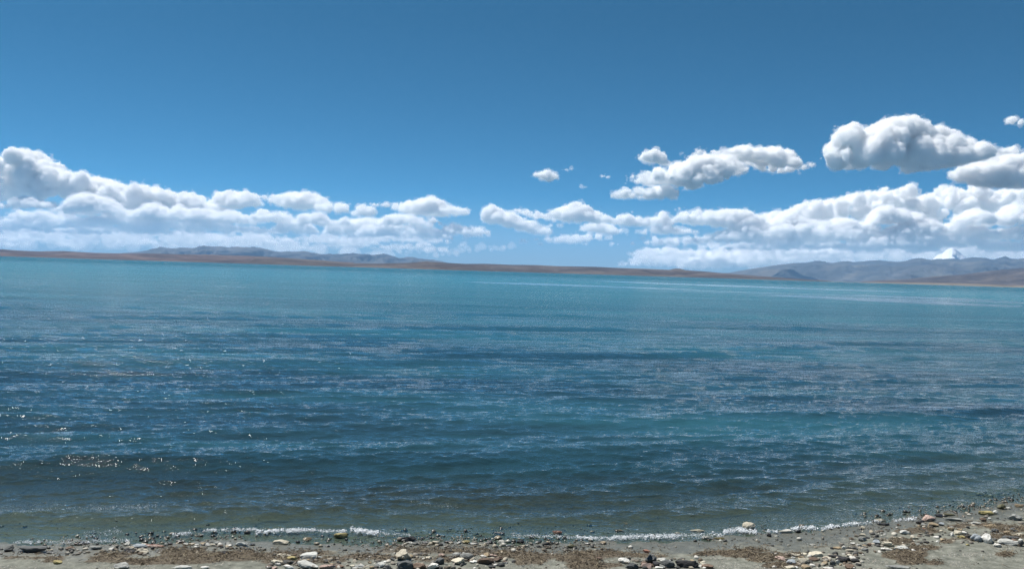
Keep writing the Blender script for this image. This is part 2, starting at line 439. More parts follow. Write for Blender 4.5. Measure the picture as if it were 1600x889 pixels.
# ------------------------------------------------------------------ far shores and mountains
def range_mesh(name, ridge, Y0, Y1, Y2, seed, rough=0.35, lam=1500.0, jag=0.11, du=1.6, nd=90, foot=0.0, pw=1.15):
    """a range whose skyline follows the ridge; Y0 foot, Y1 crest, Y2 back, metres"""
    rx, ry = np.array(ridge, float).T
    pxs = np.arange(rx[0], rx[-1] + du, du)
    hz = CY - F * math.tan(-PITCH) * 0 - 0
    top = at(pxs, np.interp(pxs, rx, ry), Y1)           # crest points
    H = np.maximum(top[:, 2], 2.0)
    t = np.concatenate([np.linspace(0, 1, nd), np.linspace(1, 2, nd // 4)[1:]])
    T, I = np.meshgrid(t, np.arange(len(pxs)), indexing='ij')
    Y = np.where(T <= 1, Y0 + (Y1 - Y0) * T, Y1 + (Y2 - Y1) * (T - 1))
    X = top[:, 0][I] * (Y / Y1)
    pro = np.where(T <= 1, T ** pw, np.cos((T - 1) * math.pi / 2))
    Hn = H[I]
    nx_, ny_ = X / lam, Y / lam
    wx = fbm(nx_ * .7, ny_ * .7, 0 * X, seed + 9, 2) * 0.5
    rg = 1 - 2 * billow(nx_ * 1.6 + wx, ny_ * .75 + wx, 0 * X, seed, 5, 0.52)
    env = np.sin(np.clip(T, 0, 1) * math.pi) ** 0.8 + 0.10
    Zz = Hn * pro + Hn * rough * env * (rg - 0.25) * 1.6
    Hn = Hn * (1 + jag * fbm(X / lam * 5, Y / lam * 5, 0 * X, seed + 3, 4, 0.65))
    cap = Hn * (0.42 + 0.58 * np.clip(T, 0, 1))         # nothing in front hides the crest
    Zz = np.where(T < 1, np.minimum(Zz, cap * 1.0 + 0 * Zz), Zz)
    edge = np.clip(np.minimum(I, len(pxs) - 1 - I) / 12.0, 0, 1)
    Zz = np.where(T <= 0, -3.0, np.maximum(Zz, 0.5 + foot)) * 1.0
    Zz = np.where((edge < 1) & (T > 0), Zz * edge - 2 * (1 - edge), Zz)
    Zz = np.where(T >= 2, -2.0, Zz)
    me = mesh_from(name, np.stack([X, Y, Zz], -1).reshape(-1, 3), grid_faces(*X.shape))
    return me


def rock_mat(name, stops, scale, snow=None):
    m, nt = mat(name); n = N(nt)
    P = n('ShaderNodeNewGeometry').outputs['Position']
    c = n.ramp(n.noise(P, scale, 6, 0.62), stops)
    if snow:
        nz = n('ShaderNodeSeparateXYZ', {0: P}).outputs[2]
        k = n.math('ADD', nz, n.math('MULTIPLY', n.noise(P, scale * 5, 4, 0.6), snow[1]))
        c = n.mix(n.rng(k, snow[0], snow[0] + snow[2]), c, (0.88, 0.9, 0.92, 1))
    b = n('ShaderNodeBsdfPrincipled', {'Base Color': c, 'Roughness': 0.95})
    b.inputs['Specular IOR Level'].default_value = 0.1
    n('ShaderNodeOutputMaterial', {0: b.outputs[0]})
    return m


red = rock_mat('red_earth', [(0.3, (0.035, 0.028, 0.030)), (0.48, (0.075, 0.055, 0.055)), (0.7, (0.15, 0.11, 0.10))], 0.0012)
brown = rock_mat('brown_steppe', [(0.3, (0.03, 0.026, 0.026)), (0.48, (0.065, 0.053, 0.05)), (0.7, (0.145, 0.12, 0.105))], 0.001)
blue_r = rock_mat('grey_rock', [(0.3, (0.035, 0.04, 0.045)), (0.5, (0.075, 0.08, 0.085)), (0.7, (0.14, 0.135, 0.13))], 0.0006)
pale = rock_mat('pale_shore', [(0.3, (0.10, 0.085, 0.07)), (0.5, (0.17, 0.145, 0.12)), (0.7, (0.27, 0.23, 0.19))], 0.003)
setting('hills', range_mesh('hills', [(-420, 372), (-200, 380), (-60, 388), (0, 389.5), (30, 391.5), (60, 393), (100, 392.5), (150, 395.5), (200, 396), (240, 396.5), (290, 397.5), (340, 398.5),
                                       (390, 400), (430, 402), (470, 405), (520, 408.5), (570, 411)], 10500, 15000, 19000, 5, 0.3, 1500), red)
setting('hills', range_mesh('hills', [(380, 402), (440, 404), (480, 405.5), (505, 407), (540, 411), (590, 412), (640, 411), (665, 408.5), (700, 411), (735, 413), (780, 417)], 9500, 11500, 13000, 15, 0.25, 900), brown)
setting('mountains', range_mesh('mountains', [(150, 400), (215, 394), (235, 390), (250, 387), (268, 389), (285, 387.5), (300, 388), (320, 384), (345, 386), (358, 388), (370, 386.5), (405, 387), (425, 392), (440, 395),
                                               (450, 393.5), (470, 393), (500, 396.5), (530, 397.5), (560, 397), (580, 396.5), (590, 397.5), (605, 398.5), (625, 403.5), (645, 402), (665, 405), (690, 408), (712, 413), (740, 418)],
                                 32000, 42000, 48000, 25, 1.0, 2600, nd=140, pw=1.5, jag=.22), blue_r)
setting('hills', range_mesh('hills', [(640, 419), (690, 414), (730, 412.5), (760, 412.3), (800, 414), (840, 414.5), (870, 416), (930, 417), (960, 418.5), (1000, 420), (1045, 422), (1055, 420), (1062, 420), (1072, 422.5),
                                       (1100, 424.5), (1130, 427), (1170, 430), (1200, 432.5), (1250, 436), (1310, 439.5)], 11000, 14500, 18000, 35, 0.3, 1400), brown)
setting('mountains', range_mesh('mountains', [(1060, 432), (1100, 429), (1140, 426.5), (1180, 420), (1205, 416.5), (1220, 415), (1240, 412.5), (1260, 411.5), (1275, 408.5), (1285, 409), (1300, 411), (1325, 408.5), (1332, 410),
                                               (1350, 409.5), (1375, 408), (1400, 410), (1415, 409), (1425, 406.5), (1440, 404.5), (1455, 407), (1470, 405.5), (1490, 404.5), (1500, 406), (1520, 403.5), (1540, 402.2),
                                               (1552, 405), (1562, 402.5), (1570, 400.5), (1580, 404.5), (1600, 404), (1640, 400), (1700, 402), (1800, 396), (1950, 400)],
                                 33000, 46000, 52000, 45, 0.75, 5200, nd=130, jag=.07, pw=1.5), rock_mat('high_rock', [(0.3, (0.03, 0.035, 0.04)), (0.5, (0.07, 0.075, 0.075)), (0.7, (0.15, 0.14, 0.12))], 0.0004, None))
setting('mountains', range_mesh('mountains', [(1372, 434), (1400, 425), (1430, 417), (1450, 414.5), (1475, 415), (1500, 419), (1530, 424), (1570, 431), (1600, 438)],
                                 30000, 36000, 40000, 52, 1.0, 2200, pw=1.5, nd=90), blue_r)
setting('hills', range_mesh('hills', [(1330, 442), (1370, 438), (1420, 436), (1460, 432), (1500, 429), (1540, 424.5), (1570, 421), (1600, 419.5), (1660, 417), (1740, 412), (1900, 408)],
                            15000, 21000, 26000, 65, 0.35, 2200), brown)
setting('shore', range_mesh('shore', [(1150, 437.5), (1250, 438.6), (1340, 441), (1420, 441.5), (1500, 442.5), (1560, 445), (1640, 447.5), (1760, 450)], 9500, 10200, 11500, 75, 0.2, 600, nd=20), pale)
peak = range_mesh('snow_mountain', [(1436, 414), (1456, 407), (1462, 402), (1468, 398.5), (1473, 397), (1478, 392), (1483, 389.2), (1488, 388), (1493, 389.6), (1497, 393), (1502, 398), (1508, 402), (1514, 407), (1530, 414)],
                  52000, 56000, 59000, 85, 0.45, 2300, du=0.5, nd=120, jag=.04)
setting('snow_mountain', peak, rock_mat('snow_and_rock', [(0.3, (0.05, 0.05, 0.05)), (0.6, (0.13, 0.12, 0.11))], 0.0009, (1350, 600, 130)))
for (a, b, c, k) in [(1280, 1296, 407.6, 1), (1320, 1333, 405.6, 2), (1341, 1354, 410.6, 3)]:
    mid = (a + b) / 2
    setting('snow_mountain', range_mesh('snow_mountain', [(a, 413), (mid - 3, c + 1), (mid, c), (mid + 4, c + 1.6), (b, 414)], 50000, 53000, 56000, 90 + k, 0.5, 900, du=0.5, nd=40),
            rock_mat('far_snow', [(0.42, (0.12, 0.12, 0.12)), (0.5, (0.8, 0.82, 0.85))], 0.001))
print('land', time.time() - T0)

# ------------------------------------------------------------------ clouds: closed shells filled with scattering droplets
def vol_mat(name, dens, aniso=0.05, col=(1, 1, 1, 1)):
    m, nt = mat(name); n = N(nt)
    v = n('ShaderNodeVolumeScatter', {'Density': dens, 'Anisotropy': aniso, 'Color': col})
    n('ShaderNodeOutputMaterial', {'Volume': v.outputs[0]})
    return m


VM = {}
def cloud_mat(Y, mfp):
    k = (round(Y / 4000), mfp)
    if k not in VM: VM[k] = vol_mat('cloud_droplets', 1.0 / (mfp * Y / F))
    return VM[k]


def puffs_from(top, bottom, seed, nsph, depth, rmax=22, flat=0.0):
    """spheres (u, w, v, r) in photo pixels that fill the outline"""
    r_ = np.random.default_rng(seed)
    tx, ty = np.array(top, float).T; bx, by = np.array(bottom, float).T
    out = []
    for k in range(nsph):
        u = r_.uniform(tx[0], tx[-1]); t = np.interp(u, tx, ty); b = np.interp(u, bx, by); H = b - t
        if H < 1.2: continue
        wv = r_.uniform(-1, 1); Hh = H * math.sqrt(max(1 - wv * wv, 0.03))
        r = min(H * r_.uniform(0.14, 0.48), rmax * r_.uniform(.6, 1)) + 0.8
        r = min(r, Hh / 2 + 0.7)
        v = b - max(Hh - r, r * .7) if k % 3 else b - r_.uniform(r * 0.6, max(Hh - r, r * 0.6 + .01))
        out.append((u, wv * depth / 2, -v, r))
    return out


FRAG = []
def build_cloud(name, spheres, Y, seed, vox=1.4, amp=5.0, lam=20.0, mfp=3.6, base=None, sq=1.0, single=False, fringe=1.7):
    S = np.array(spheres, float); s = Y / F; pad = 7
    lo = (S[:, :3] - S[:, 3:4]).min(0) - pad; hi = (S[:, :3] + S[:, 3:4]).max(0) + pad
    g = [np.arange(lo[i], hi[i], vox) for i in range(3)]
    f = np.full([len(a) for a in g], 30.0, np.float32)
    for row in S:
        a, b, c, r = row[:4]
        R = r + amp * 1.6 + 2; ix = [np.searchsorted(g[i], [q - R, q + R]) for i, q in enumerate((a, b, c))]
        d = np.sqrt((g[0][ix[0][0]:ix[0][1], None, None] - a) ** 2 + (g[1][None, ix[1][0]:ix[1][1], None] - b) ** 2 + (sq * (g[2][None, None, ix[2][0]:ix[2][1]] - c)) ** 2) - r
        if len(row) > 4: d = np.maximum(d, row[4] - g[2][None, None, ix[2][0]:ix[2][1]])
        v = f[ix[0][0]:ix[0][1], ix[1][0]:ix[1][1], ix[2][0]:ix[2][1]]
        # soft minimum
        k = 2.0; h_ = np.clip(0.5 + 0.5 * (v - d) / k, 0, 1)
        v[...] = v * (1 - h_) + d * h_ - k * h_ * (1 - h_)
    I, J, K = np.nonzero(np.abs(f) < amp * 1.5 + 1.5)
    px_, py_, pz_ = g[0][I], g[1][J], g[2][K]
    bl = billow(px_ / lam, py_ / lam, pz_ * sq / lam, seed, 5, 0.7)
    q6 = max(lam * .34, 4.5)
    rag = (0.30 - billow(px_ / q6, py_ / q6, pz_ / q6, seed + 3, 2, 0.7)) * min(amp, 4) * 1.15 + fbm(px_ / 3.6, py_ / 3.6, pz_ / 2.6, seed + 7, 2, .7) * min(amp * .45, 1.6)
    f[I, J, K] += ((0.31 - bl) * 2.1 * amp + rag).astype(np.float32)
    if base is not None:
        bb = -np.interp(g[0], *np.array(base, float).T) + 1.3 * vnoise(g[0] / 11, g[0] * 0, g[0] * 0, seed + 5) + 0.6 * vnoise(g[0] / 4, g[0] * 0, g[0] * 0, seed + 6)
        f = np.maximum(f, ((bb[:, None, None] - g[2][None, None, :])).astype(np.float32))
    f[0] = f[-1] = 30; f[:, 0] = f[:, -1] = 30; f[:, :, 0] = f[:, :, -1] = 30
    fr = None
    if fringe:
        I, J, K = np.nonzero(np.abs(f) < 11)
        fr = np.where(f > 0, 30.0, -30.0).astype(np.float32); x_, y_, z_ = g[0][I], g[1][J], g[2][K]
        fr[I, J, K] = f[I, J, K] - fringe * 1.1 + (fbm(x_ / 9, y_ / 9, z_ / 6, seed + 21, 4, .65) * fringe * 5.0).astype(np.float32)
        fr[0] = fr[-1] = 30; fr[:, 0] = fr[:, -1] = 30; fr[:, :, 0] = fr[:, :, -1] = 30
        fr = surface_nets(fr, np.array([a[0] for a in g]), vox)
    Pp, Q = surface_nets(f, np.array([a[0] for a in g]), vox)
    c = np.array([(lo[0] + hi[0]) / 2, 0, (lo[2] + hi[2]) / 2]); C = at(c[0], -c[2], Y)
    L = Pp - c; cr, sr = math.cos(ROLL), math.sin(ROLL)
    V = np.stack([L[:, 0] * cr - L[:, 2] * sr, L[:, 1], L[:, 0] * sr + L[:, 2] * cr], 1) * s
    if single:
        lab = np.arange(len(V))
        while True:
            mn = lab[Q].min(1); old = lab.copy()
            for c4 in range(4): np.minimum.at(lab, Q[:, c4], mn)
            lab = lab[lab]
            if (lab == old).all(): break
        main = np.bincount(lab).argmax(); keep = lab[Q[:, 0]] == main
        for kk, sel in ((0, keep), (1, ~keep)):
            q = Q[sel]
            if not len(q): continue
            u_, inv = np.unique(q, return_inverse=True)
            if kk: FRAG.append((V[u_] + C, inv.reshape(q.shape), Y, mfp))
            else: V2, Q2 = V[u_], inv.reshape(q.shape)
        V, Q = V2, Q2
    me = mesh_from(name, V, Q); me.materials.append(cloud_mat(Y, mfp))
    o = bpy.data.objects.new(name, me); COL.objects.link(o); o.location = C
    if fr is not None:
        L = fr[0] - c
        me = mesh_from('fringe', np.stack([L[:, 0] * cr - L[:, 2] * sr, L[:, 1], L[:, 0] * sr + L[:, 2] * cr], 1) * s, fr[1]); me.materials.append(cloud_mat(Y, 17))
        fo = bpy.data.objects.new('fringe', me); COL.objects.link(fo); fo.parent = o
    return o


CUMULUS = [
    # label, Y, top outline, bottom outline, spheres
    ('largest lone cumulus with a knobbly white crown and grey underside, high above the snow peak', 30000,
     [(1300, 240), (1312, 226), (1315, 202), (1328, 193), (1350, 204), (1366, 196), (1385, 186), (1400, 181), (1425, 181), (1440, 192), (1470, 199), (1488, 212), (1500, 220), (1512, 218), (1530, 226), (1549, 243)],
     [(1300, 242), (1312, 262), (1340, 262), (1380, 256), (1420, 266), (1470, 262), (1510, 256), (1549, 245)], 170),
    ('grey bellied cumulus cut off by the right edge, below the largest lone cloud', 32000,
     [(1500, 268), (1510, 256), (1530, 248), (1560, 243), (1600, 240), (1640, 243), (1670, 258)], [(1500, 272), (1520, 282), (1550, 288), (1600, 290), (1640, 289), (1670, 275)], 110),
    ('small tuft of cloud perched on the grey bellied cumulus at the right edge', 36000,
     [(1556, 240), (1565, 233), (1578, 229), (1590, 227), (1598, 236)], [(1556, 242), (1598, 243)], 22),
    ('tiny white cloud by itself highest in the sky at the right edge', 30000, [(1572, 188), (1578, 182), (1586, 182), (1599, 191)], [(1572, 190), (1580, 195), (1599, 194)], 12),
    ('small rounded white cloud just left above the long stepped cloud', 33000, [(1000, 248), (1006, 238), (1018, 234), (1030, 236), (1040, 248), (1047, 256)], [(1000, 250), (1015, 254), (1047, 258)], 40),
    ('long stepped white cloud whose left end points down over the middle of the lake', 34000,
     [(984, 277), (1003, 272), (1020, 264), (1034, 267), (1050, 270), (1056, 257), (1070, 249), (1095, 243), (1112, 240), (1140, 246), (1152, 252), (1163, 264)],
     [(984, 279), (1010, 283), (1050, 286), (1085, 291), (1128, 286), (1140, 270), (1163, 268)], 130),
    ('thin white cloud with a hooked right end, uppermost of the middle clouds', 36000,
     [(1085, 238), (1100, 235), (1125, 237), (1142, 232), (1168, 227), (1195, 231), (1212, 230), (1228, 236), (1236, 246), (1248, 254), (1260, 261)],
     [(1085, 242), (1130, 244), (1165, 250), (1185, 254), (1200, 263), (1232, 265), (1260, 264)], 110),
    ('flat based white cloud with two humps, directly under the long stepped cloud', 34000,
     [(954, 304), (968, 301), (980, 294), (1000, 293), (1010, 301), (1018, 292), (1032, 289), (1046, 291), (1056, 298), (1062, 306)], [(954, 307), (1062, 309)], 70),
    ('little white cloud alone left of the middle clouds with two specks beside it', 36000, [(834, 272), (843, 268), (855, 266), (866, 268), (872, 277)], [(834, 274), (858, 283), (872, 280)], 26),
    ('wide grey topped cumulus rising behind the left cloud bank', 72000,
     [(328, 312), (335, 302), (350, 299), (372, 297), (392, 299), (405, 308)], [(328, 316), (360, 326), (405, 320)], 50),
    ('arched white cloud above the right end of the left cloud bank', 72000,
     [(408, 309), (425, 304), (450, 303), (470, 299), (490, 299), (502, 306), (512, 315)], [(408, 311), (440, 322), (480, 327), (512, 325)], 60),
    ('flat oval white cloud hanging off the right of the arched cloud', 70000, [(490, 322), (505, 317), (525, 317), (540, 319), (547, 328)], [(490, 325), (520, 332), (547, 331)], 30),
    ('small white pyramid shaped cloud between the bank and the flat top cloud', 70000, [(548, 332), (558, 324), (570, 319), (580, 324), (585, 335)], [(548, 335), (585, 337)], 24),
    ('thin white sliver of cloud beside the small pyramid shaped cloud', 72000, [(580, 319), (592, 317), (605, 318), (613, 323)], [(580, 321), (613, 326)], 14),
    ('hump backed white cloud with a long tail to its right, over the left mountains end', 68000,
     [(616, 324), (622, 314), (632, 320), (642, 313), (658, 310), (670, 306), (684, 310), (694, 320), (708, 322), (722, 326), (733, 330)], [(616, 328), (640, 334), (690, 337), (733, 333)], 80),
    ('ragged leftmost cloud of the middle row, stepping down to the right', 70000,
     [(757, 331), (764, 321), (772, 319), (785, 333), (796, 330), (812, 341), (832, 345), (862, 360)], [(757, 346), (790, 352), (830, 364), (862, 364)], 70),
    ('slanted thin cloud joining the ragged leftmost cloud and the domed one', 71000, [(805, 325), (820, 328), (838, 330), (858, 337), (874, 342)], [(805, 330), (840, 342), (874, 344)], 34),
    ('domed white cloud in the middle row, tallest of that row', 68000,
     [(855, 334), (868, 326), (882, 323), (893, 317), (908, 316), (918, 323), (930, 330), (945, 335), (958, 344)], [(855, 337), (885, 345), (925, 347), (958, 347)], 75),
    ('rounded white cloud just right of the tallest domed one', 70000, [(958, 344), (966, 336), (978, 333), (992, 338), (1010, 342)], [(958, 350), (990, 353), (1010, 352)], 40),
    ('tufted white cloud before the long flat one of the middle row', 72000, [(1004, 346), (1016, 340), (1026, 338), (1036, 331), (1046, 338), (1052, 347)], [(1004, 351), (1052, 350)], 34),
    ('flat white cloud under the tallest domed cloud', 72000, [(908, 354), (922, 349), (938, 347), (955, 350), (978, 358)], [(908, 359), (940, 364), (978, 363)], 40),
    ('low slanting white streak of cloud at the left of the lower middle row', 74000, [(855, 372), (866, 365), (880, 369), (900, 366), (925, 363), (956, 370)], [(855, 376), (895, 379), (956, 371)], 44),
    ('small flat white cloud between the middle row and the lower bank', 72000, [(997, 360), (1015, 354), (1034, 348), (1052, 353), (1068, 357), (1088, 361)], [(997, 363), (1040, 365), (1088, 364)], 46),
    ('long flat topped white cloud leading into the right cloud bank', 68000,
     [(1056, 340), (1066, 331), (1080, 331), (1096, 326), (1118, 330), (1140, 326), (1165, 330), (1185, 337), (1200, 342)], [(1056, 346), (1100, 351), (1160, 356), (1200, 354)], 100),
    ('flat white streak of cloud under the long flat topped one', 74000, [(1010, 376), (1024, 369), (1040, 373), (1062, 372), (1085, 369), (1112, 374)], [(1010, 381), (1060, 383), (1112, 380)], 44),
]
for k, (lab, Y, t, b, ns) in enumerate(CUMULUS):
    wpx = t[-1][0] - t[0][0]; hpx = max(q[1] for q in b) - min(q[1] for q in t)
    big_ = hpx > 45
    o = build_cloud('cumulus_cloud', puffs_from(t, b, 100 + k, ns, min(max(wpx * .45, hpx * .9), 90), 20 if big_ else 14), Y, 40 + k,
                    vox=1.0 if wpx > 60 else .8, amp=6.0 if big_ else min(4.0, 0.9 + hpx * 0.12), lam=19 if big_ else 11, mfp=3.8 if big_ else 2.9, base=b, single=True)
    tag(o, lab, 'cloud')
print('cumulus', time.time() - T0)
SP = []
r_ = np.random.default_rng(5)
for (x, y, wd) in [(884, 266, 8), (892, 264, 5), (941, 275, 11), (950, 277, 5), (911, 293, 10), (1063, 241, 5), (1058, 327, 8), (870, 352, 18), (819, 376, 14), (840, 374, 8), (845, 380, 6), (914, 381, 11), (962, 381, 13), (988, 380, 16), (1003, 372, 5), (745, 362, 10), (725, 382, 10)]:
    for q in range(4): SP.append((x + r_.uniform(-.5, .5) * wd, r_.uniform(-2, 2), -y + r_.uniform(-.6, .6), 0.5 + wd * 0.075 * r_.uniform(.6, 1.3)))
o = build_cloud('cloud_wisps', SP, 69000, 9, vox=0.9, amp=1.2, lam=6, mfp=5, fringe=1.2); o['kind'] = 'stuff'


def bank(name, rows, Y, seed, extra=(), depth=100, **kw):
    """a wall of merged cumulus: rows of (x0, x1, top y outline, thickness, count)"""
    r_ = np.random.default_rng(seed); S = []
    for (outline, thick, cnt, rr) in rows:
        ox, oy = np.array(outline, float).T
        for k in range(cnt):
            u = r_.uniform(ox[0], ox[-1]); t = np.interp(u, ox, oy)
            r = r_.uniform(*rr); d = r_.uniform(0, 1)
            S.append((u, r_.uniform(-.5, .5) * depth, -(t + r + (thick - 2 * r) * max(d * 1.5 - .5, 0)), r))
    o = build_cloud(name, S + list(extra), Y, seed, **kw); o['kind'] = 'stuff'
    return o


def cumuli(list_, seed, depth):
    """many domed, flat based heaps: (x, base y, width, height)"""
    r_ = np.random.default_rng(seed); S = []
    for (x, yb, wd, h) in list_:
        cw = r_.uniform(-.5, .5) * depth; lumps = r_.integers(2, 5); lc = r_.uniform(-.38, .38, lumps); lh = r_.uniform(.55, 1, lumps); lw = r_.uniform(.16, .3, lumps)
        for k in range(int(10 + wd * h / 16)):
            q = r_.uniform(-.5, .5); pr = max(np.max(lh * np.exp(-((q - lc) / lw) ** 2)), .28) * math.sqrt(max(1 - (2 * q) ** 2, .05)); H = h * pr
            wv = r_.uniform(-1, 1); H2 = H * math.sqrt(max(1 - wv * wv, .1)); r = max(min(H2 * r_.uniform(.25, .5), 9), 1.3)
            S.append((x + q * wd, cw + wv * wd * .3, -yb + max(H2 - r, r * .4), r, -yb + r_.normal(0, .5)))
    return S


def field(x0_, x1_, y0_, y1_, cnt, wr, hr, seed, keep=None):
    r_ = np.random.default_rng(seed); out = []
    for k in range(cnt):
        x = r_.uniform(x0_, x1_); t = r_.uniform(0, 1); y = y0_ + (y1_ - y0_) * t + (x - 800) * .01
        if keep and not keep(x, y): continue
        out.append((x, y, r_.uniform(*wr) * (1.15 - .5 * t), r_.uniform(*hr) * (1.2 - .6 * t)))
    return out


# left bank: a towering edge, then flatter heaps going back to the horizon
LT = [(-90, 262), (-40, 255), (0, 262), (14, 259), (22, 249), (30, 238), (40, 236), (52, 237), (57, 252), (75, 251), (95, 264), (120, 275), (135, 272), (160, 280), (185, 288), (210, 294), (240, 291), (262, 299), (275, 305), (295, 299), (318, 313), (345, 328)]
bank('cloud_bank', [(LT, 60, 230, (6, 15)), ([(a, b + 4) for a, b in LT], 44, 380, (3.5, 8))], 70000, 21, depth=80,
     base=[(-100, 338), (60, 340), (130, 334), (200, 344), (350, 346)], amp=5.5, lam=17, mfp=2.5, vox=1.2)
o = build_cloud('cloud_bank', cumuli([(40, 322, 90, 26), (165, 336, 110, 34), (262, 345, 110, 34), (85, 352, 60, 14), (350, 350, 110, 30), (420, 346, 70, 22), (300, 357, 120, 20), (450, 362, 90, 22), (535, 364, 60, 28), (590, 369, 90, 24), (560, 356, 50, 12),
     (670, 371, 70, 16), (668, 349, 40, 11), (720, 366, 90, 18), (640, 361, 90, 12), (745, 368, 40, 8), (490, 352, 70, 20)] + field(-60, 640, 350, 370, 54, (40, 90), (10, 20), 61), 5, 60), 66000, 24, vox=1.1, amp=4.0, lam=11, mfp=2.5); o['kind'] = 'stuff'
o = build_cloud('cloud_bank', cumuli(field(-60, 690, 369, 393, 120, (26, 70), (5, 12), 62, lambda x, y: x > 330 or y < 384 or x % 3 < 1.4), 6, 90), 80000, 25, vox=1.1, amp=2.4, lam=8, mfp=2.8); o['kind'] = 'stuff'
# right bank
RT = [(1150, 345), (1190, 338), (1225, 327), (1255, 318), (1300, 312), (1330, 304), (1350, 300), (1380, 298), (1392, 292), (1408, 291), (1418, 301), (1440, 308), (1465, 303), (1472, 292), (1486, 289), (1506, 290), (1514, 299), (1560, 296), (1600, 290), (1700, 285)]
bank('cloud_bank', [(RT, 50, 200, (5, 13)), ([(a, b + 4) for a, b in RT], 36, 340, (3, 7))], 72000, 31, depth=80,
     base=[(1100, 354), (1250, 356), (1350, 350), (1500, 352), (1700, 350)], amp=5, lam=16, mfp=2.5, vox=1.2)
o = build_cloud('cloud_bank', cumuli([(1180, 364, 110, 18), (1260, 352, 110, 26), (1330, 362, 120, 28), (1400, 350, 90, 34), (1450, 366, 130, 26), (1530, 352, 110, 30), (1590, 340, 90, 28), (1560, 372, 130, 24), (1230, 378, 120, 16), (1370, 384, 130, 18), (1650, 366, 110, 30)]
     + field(1120, 1690, 360, 386, 70, (50, 110), (10, 20), 63), 7, 60), 67000, 34, vox=1.1, amp=4.0, lam=11, mfp=2.5); o['kind'] = 'stuff'
o = build_cloud('cloud_bank', cumuli([(1012, 408, 60, 10), (1060, 411, 90, 18), (1010, 402, 40, 8), (1110, 416, 110, 24), (1160, 412, 100, 26), (1090, 402, 110, 16), (1200, 402, 120, 20), (1290, 398, 110, 14), (1030, 413, 110, 9)]
     + field(1000, 1300, 394, 416, 34, (40, 90), (7, 14), 64) + field(1130, 1690, 382, 400, 70, (50, 100), (7, 12), 65), 8, 90), 80000, 35, vox=1.1, amp=2.8, lam=9, mfp=2.8); o['kind'] = 'stuff'
for k, (V, Q, Y, mfp) in enumerate(FRAG):
    me = mesh_from('cloud_wisps', V, Q); me.materials.append(cloud_mat(Y, mfp)); setting('cloud_wisps', me, None, 'stuff')
print('banks', time.time() - T0)


def veil(name, outline, thick, Y, mfp, seed, rr=(6, 12), cnt=160, depth=140):
    """thin stratus: a loose sheet of low density"""
    r_ = np.random.default_rng(seed); ox, oy = np.array(outline, float).T; S = []
    for k in range(cnt):
        u = r_.uniform(ox[0], ox[-1]); S.append((u, r_.uniform(-.5, .5) * depth, -(np.interp(u, ox, oy) + r_.uniform(0, 1) * np.interp(u, ox, thick)), r_.uniform(*rr)))
    o = build_cloud(name, S, Y, seed, vox=2.2, amp=5, lam=30, mfp=mfp, fringe=0); o['kind'] = 'stuff'
    return o


veil('cloud_veil', [(1180, 402), (1260, 398), (1400, 396), (1700, 388)], [14, 18, 18, 20], 90000, 26, 41)
veil('cloud_veil', [(-80, 366), (100, 366), (330, 372), (420, 378), (600, 398)], [20, 18, 16, 12, 6], 90000, 32, 42)
veil('cloud_veil', [(600, 388), (680, 388), (740, 386), (800, 384)], [14, 12, 6, 1], 88000, 24, 43, rr=(2.5, 5), cnt=70)
print('clouds', time.time() - T0)

# ------------------------------------------------------------------ stones on the beach (photo pixels: centre x, y, width, height, tone)
TONE = {'white': (0.62, 0.60, 0.55), 'cream': (0.46, 0.42, 0.33), 'grey': (0.22, 0.225, 0.21), 'dark grey': (0.075, 0.08, 0.08), 'black': (0.028, 0.028, 0.03),  # the darkest tones often carry the shade of lighter stones' faces
        'tan': (0.30, 0.235, 0.15), 'brown': (0.13, 0.09, 0.065), 'pinkish': (0.38, 0.28, 0.235), 'yellowish': (0.30, 0.25, 0.11), 'bluish grey': (0.27, 0.30, 0.32),
        'reddish': (0.25, 0.12, 0.08), 'olive': (0.11, 0.105, 0.06), 'light grey': (0.40, 0.40, 0.37)}
SM = {}
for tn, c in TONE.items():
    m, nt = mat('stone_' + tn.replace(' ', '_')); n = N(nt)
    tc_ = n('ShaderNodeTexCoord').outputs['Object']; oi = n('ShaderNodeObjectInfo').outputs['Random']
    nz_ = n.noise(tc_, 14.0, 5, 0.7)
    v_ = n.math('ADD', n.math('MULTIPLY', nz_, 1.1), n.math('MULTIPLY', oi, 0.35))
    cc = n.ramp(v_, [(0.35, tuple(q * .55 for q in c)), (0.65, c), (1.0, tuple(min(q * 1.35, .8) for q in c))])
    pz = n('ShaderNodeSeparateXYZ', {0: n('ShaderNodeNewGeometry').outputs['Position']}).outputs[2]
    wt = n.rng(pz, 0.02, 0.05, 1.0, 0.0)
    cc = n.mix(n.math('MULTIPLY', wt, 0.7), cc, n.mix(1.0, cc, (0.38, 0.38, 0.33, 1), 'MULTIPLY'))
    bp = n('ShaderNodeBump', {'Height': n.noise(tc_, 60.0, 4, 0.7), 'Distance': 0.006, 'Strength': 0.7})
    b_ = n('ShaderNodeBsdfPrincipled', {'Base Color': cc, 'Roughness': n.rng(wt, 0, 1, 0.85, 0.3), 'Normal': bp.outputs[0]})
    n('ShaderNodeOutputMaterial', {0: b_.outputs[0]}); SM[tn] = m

import bmesh


def ico(sub):
    bm = bmesh.new(); bmesh.ops.create_icosphere(bm, subdivisions=sub, radius=1.0)
    v = np.array([q.co[:] for q in bm.verts]); f = np.array([[w_.index for w_ in q.verts] for q in bm.faces]); bm.free()
    return v, f


ICO4, ICO3, ICO2, ICO1 = ico(4), ico(3), ico(2), ico(1)


